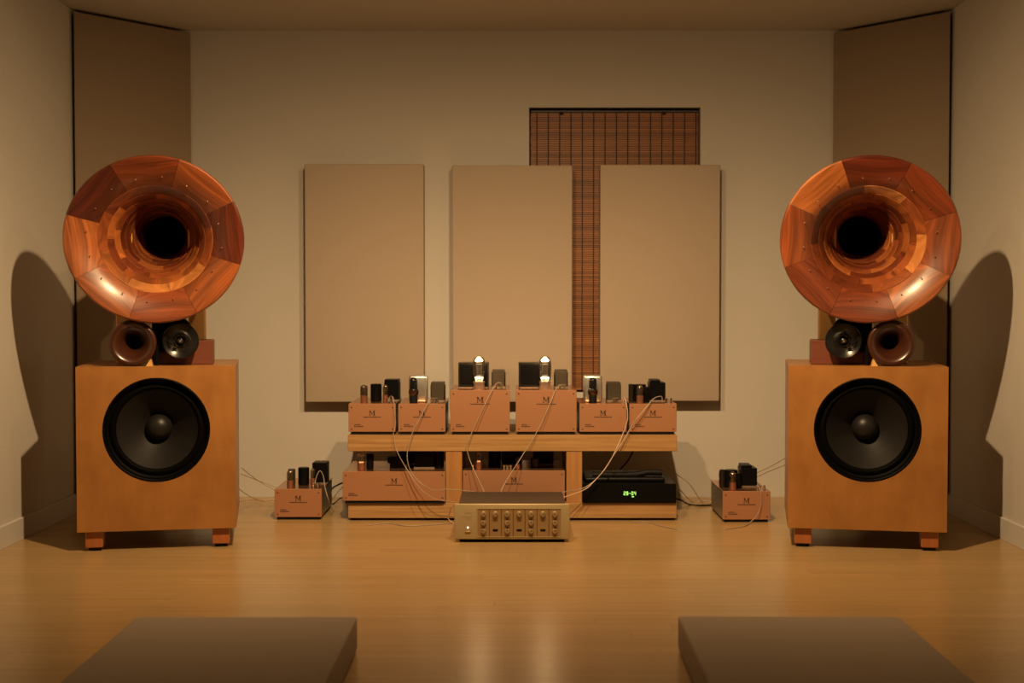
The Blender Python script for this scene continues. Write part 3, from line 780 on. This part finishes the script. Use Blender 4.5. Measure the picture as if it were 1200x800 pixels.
for zz, xa, xb in ((0.124, -0.195, -0.171), (0.107, -0.206, -0.166), (0.099, -0.193, -0.172)):
    bm = bmesh.new(); x = xa
    while x < xb: l = r_.uniform(.002, .004); box(bm, x, x + l, -0.0005, 0.0005, zz - .0014, zz + .0014); x += l + .0012
    obj('small_print', bm, M['gold2'], fp, kind='stuff')
for fx in (-0.2, 0.2):
    for fy in (0.05, 0.33): obj('foot', L(cyl_prof(0.02, 0, 0.021, 0.002), 20), M['black'], pr, (fx, fy, 0), smooth=40)
obj('bottom_tray', B(-0.22, 0.22, 0.012, 0.36, 0.008, 0.0205), M['black'], pr)

# ------------------------------------------------------------------ cables
def at(px, py, Y):
    """world point at distance Y for a direction measured in the 1200x800 view (used to run the loose cables)"""
    dx = (px - 600) / FPX; dz = (400 - py) / FPX; c, s = math.cos(R(PITCH)), math.sin(R(PITCH))
    fy = c + dz * s; fz = -s + dz * c
    return Vector((dx * Y / fy, Y, CAM_H + fz * Y / fy))

def cable(name, pts, label, m='white_wire', r=0.0018, cat='cable', group=None):
    P = [at(*p) if not isinstance(p, Vector) else p for p in pts]
    for p in P:
        if p.z < r: p.z = r
    tag(obj(name, tube(bmesh.new(), P, r), M[m], smooth=60), label, cat, group)

def F(px, py, lift=0.0026):
    """point on the floor under a view direction"""
    a = at(px, py, 1.0); d = a - Vector((0, 0, CAM_H)); t = (CAM_H - lift) / -d.z
    return Vector((d.x * t, d.y * t, lift))

sig = 'signal cables looped down to the preamplifier'
cable('signal_cable', [(455.5, 470, 6.02), (457, 464.5, 6.015), (460.5, 466, 5.985), (462, 478, 5.972), (463.5, 497, 5.96), (461, 510, 5.945), (466, 530, 5.93), (479, 553, 5.9), (494, 574, 5.86), (512, 585, 5.84), (534, 588, 5.82)],
      'pale cable from the top shelf end amplifier, down across the lower wide amplifier', group=sig)
cable('signal_cable', [(507, 469, 6.02), (505, 466, 6.0), (501, 473, 5.972), (492, 490, 5.96), (483, 508, 5.945), (477.5, 528, 5.93), (479, 546, 5.91), (489, 562, 5.89), (507, 574, 5.86), (526, 573, 5.84), (556, 576, 5.81)],
      'pale cable from the bright can amplifier, curling across the lower wide amplifier', group=sig)
cable('signal_cable', [(589, 452, 6.03), (586.5, 448.5, 6.01), (581, 450, 5.99), (573, 464, 5.967), (562, 487, 5.955), (551, 511, 5.945), (547, 524, 5.935), (553, 545, 5.93), (567, 575, 5.82), (572, 590, 5.8)],
      'pale cable slanting across the tall amplifier with the bright can beside it', group=sig)
cable('signal_cable', [(661, 453, 6.03), (658.5, 450.5, 6.01), (652, 455, 5.99), (644, 474, 5.967), (635, 494, 5.955), (624, 515, 5.945), (608, 540, 5.925), (590, 569, 5.82), (584, 585, 5.8)],
      'pale cable slanting across the tall amplifier next to the blind strip', group=sig)
cable('signal_cable', [(776, 470, 6.02), (775, 464.5, 6.01), (766, 467, 5.985), (755, 480, 5.965), (742, 496, 5.955), (733, 512, 5.945), (718, 535, 5.93), (702, 558, 5.92), (683, 572, 5.9), (659, 577, 5.82), (650, 586, 5.8)],
      'pale cable slung across the front of the shelf end amplifier and black disc player', r=0.0022, group=sig)
cable('signal_cable', [(731, 471, 6.01), (731.5, 466, 6.0), (734, 473, 5.97), (735.5, 490, 5.955), (730, 508, 5.945), (723, 524, 5.935), (712, 545, 5.922), (696, 564, 5.908), (684, 574, 5.89), (660, 583, 5.82), (652, 590, 5.8)],
      'thin cable from the bright can amplifier before the blind, joining another at the disc player', group=sig, m='pink_wire', r=0.002)
# floor amplifiers
cable('signal_cable', [(368, 571, 6.03), (371, 558, 6.06), (375, 551.5, 6.08), (379, 558, 6.06), (381, 572, 6.0), (386, 588, 6.0), F(391, 599)],
      'pale cable looping up and over the floor amplifier beside the wide one')
cable('signal_cable', [(885.5, 572, 5.96), (887, 568.5, 5.94), (891, 574, 5.912), (892, 588, 5.905), (888, 602, 5.9), (880, 611, 5.895), F(872, 616.5), F(850, 620)],
      'pale cable hanging over the front of the floor amplifier past the disc player')
# speaker wires on the side away from the display
sw1 = 'thin wires trailing behind the bass cabinet away from the blind'
cable('speaker_wire', [(283, 548, 6.0), (304, 564, 6.22), (330, 577, 6.3), (345, 576, 6.37)], 'upper of two thin wires sagging from bass cabinet to the floor amplifier', 'dull_wire', 0.0018, group=sw1)
cable('speaker_wire', [(282, 555, 5.95), (303, 563, 6.22), (328, 572, 6.3), (345, 573, 6.37)], 'lower of two thin wires sagging from bass cabinet to the floor amplifier', 'dull_wire', 0.0018, group=sw1)
cable('speaker_wire', [(278, 571, 5.93), (292, 581, 6.3), F(309, 587), F(330, 588), F(352, 589.5)], 'wire lying on the floor by the wall between cabinet and amplifier', 'dull_wire', 0.0018)
cable('speaker_wire', [F(272, 590), F(290, 584.6), F(308, 585.5), F(322, 580.5 + 4), F(344, 585.5)], 'pale wire curling on the floor under the sagging thin wires', 'pink_wire', 0.002)
# and on the display side
sw2 = 'thin wires strung between cabinet and floor amplifier on the display side'
cable('speaker_wire', [(926, 533, 5.9), (904, 546, 6.15), (884, 555, 6.28)], 'upper of two thin wires strung from bass cabinet to floor amplifier near disc player', 'dull_wire', 0.0018, group=sw2)
cable('speaker_wire', [(926, 542, 5.9), (904, 551, 6.15), (884, 560, 6.28)], 'lower of two thin wires strung from bass cabinet to floor amplifier near disc player', 'dull_wire', 0.0018, group=sw2)
sw3 = 'thin wires fanning from the rack end to the floor amplifier'
cable('speaker_wire', [(775, 541, 6.35), (792, 555, 6.36), (808, 567, 6.38), F(824, 589), F(840, 590)], 'long thin wire slanting from under the top shelf end to the floor by the player', 'dull_wire', 0.002, group=sw3)
cable('speaker_wire', [(778, 560, 6.3), (796, 573, 6.35), F(812, 588), F(836, 588.5)], 'shorter thin wire fanning out low from the rack end by the disc player', 'dull_wire', 0.002, group=sw3)
cable('speaker_wire', [(784, 575, 6.3), F(803, 589), F(822, 587), F(838, 588)], 'pinkish wire lying on the floor beside the rack and disc player', 'pink_wire', 0.002)
cable('power_cord', [(786, 583, 6.28), (797, 585.5, 6.25), F(808, 591, .004), F(822, 592, .004), F(845, 590.5, .004)], 'black power cord on the floor from rack to floor amplifier by the disc player', 'black', 0.004)
cable('power_cord', [(403, 565, 6.36), (396, 568, 6.38), (389, 573, 6.38), F(383, 587, .004)], 'black power cord between the floor amplifier and wide lower amplifier', 'black', 0.004)
cable('speaker_wire', [(407, 566, 6.37), (398, 574, 6.4), (391, 583, 6.42), F(386, 590)], 'pale wire bunched beside the wide lower amplifier', 'white_wire', 0.002)
cable('power_cord', [(403, 583, 6.3), (398, 584, 6.3), F(391, 590, .004), F(384, 590, .004)], 'thin black cord low beside the wide lower amplifier', 'black', 0.003)
cable('power_cord', [(742, 528, 6.3), (737, 538, 6.34), (726, 551, 6.33), (718, 560, 6.32)], 'black cord hanging behind the disc player under the top shelf', 'black', 0.004)
cable('speaker_wire', [F(430, 615), F(455, 613), F(478, 616), F(505, 614.5), F(532, 612.5)], 'thin pale wire lying on the floor in front of the rack', 'white_wire', 0.002)
cable('speaker_wire', [F(742, 612), F(757, 611.5), F(775, 616), F(793, 620)], 'thin pale wire end on the floor before the disc player end of the rack', 'white_wire', 0.002)
cable('signal_cable', [(534, 592, 5.83), (529, 594, 5.86), (527, 601, 5.9), (525, 607, 5.92), F(532, 614)], 'short pale cable dropping to the floor beside the gold preamplifier', 'pink_wire', 0.002)

# ------------------------------------------------------------------ ceiling lamp (its beam is set at the top)
for lp, lb in zip(LAMPS, ('round recessed ceiling spot above the floor, turned away from the bamboo blind', 'round recessed ceiling spot above the floor, turned towards the disc player side')):
    dl = empty('ceiling_spot', (lp.x, lp.y, ZC), label=lb, cat='ceiling lamp')
    obj('trim_ring', L([(0.05, 0.001), (0.072, 0.001), (0.075, -0.003), (0.071, -0.008), (0.052, -0.012), (0.048, -0.004)], 40, None, True), M['white'], dl, smooth=50)
    obj('lens', L([(0.05, -0.002), (0.03, -0.005), (0, -0.006)], 32), M['lens'], dl, smooth=60)
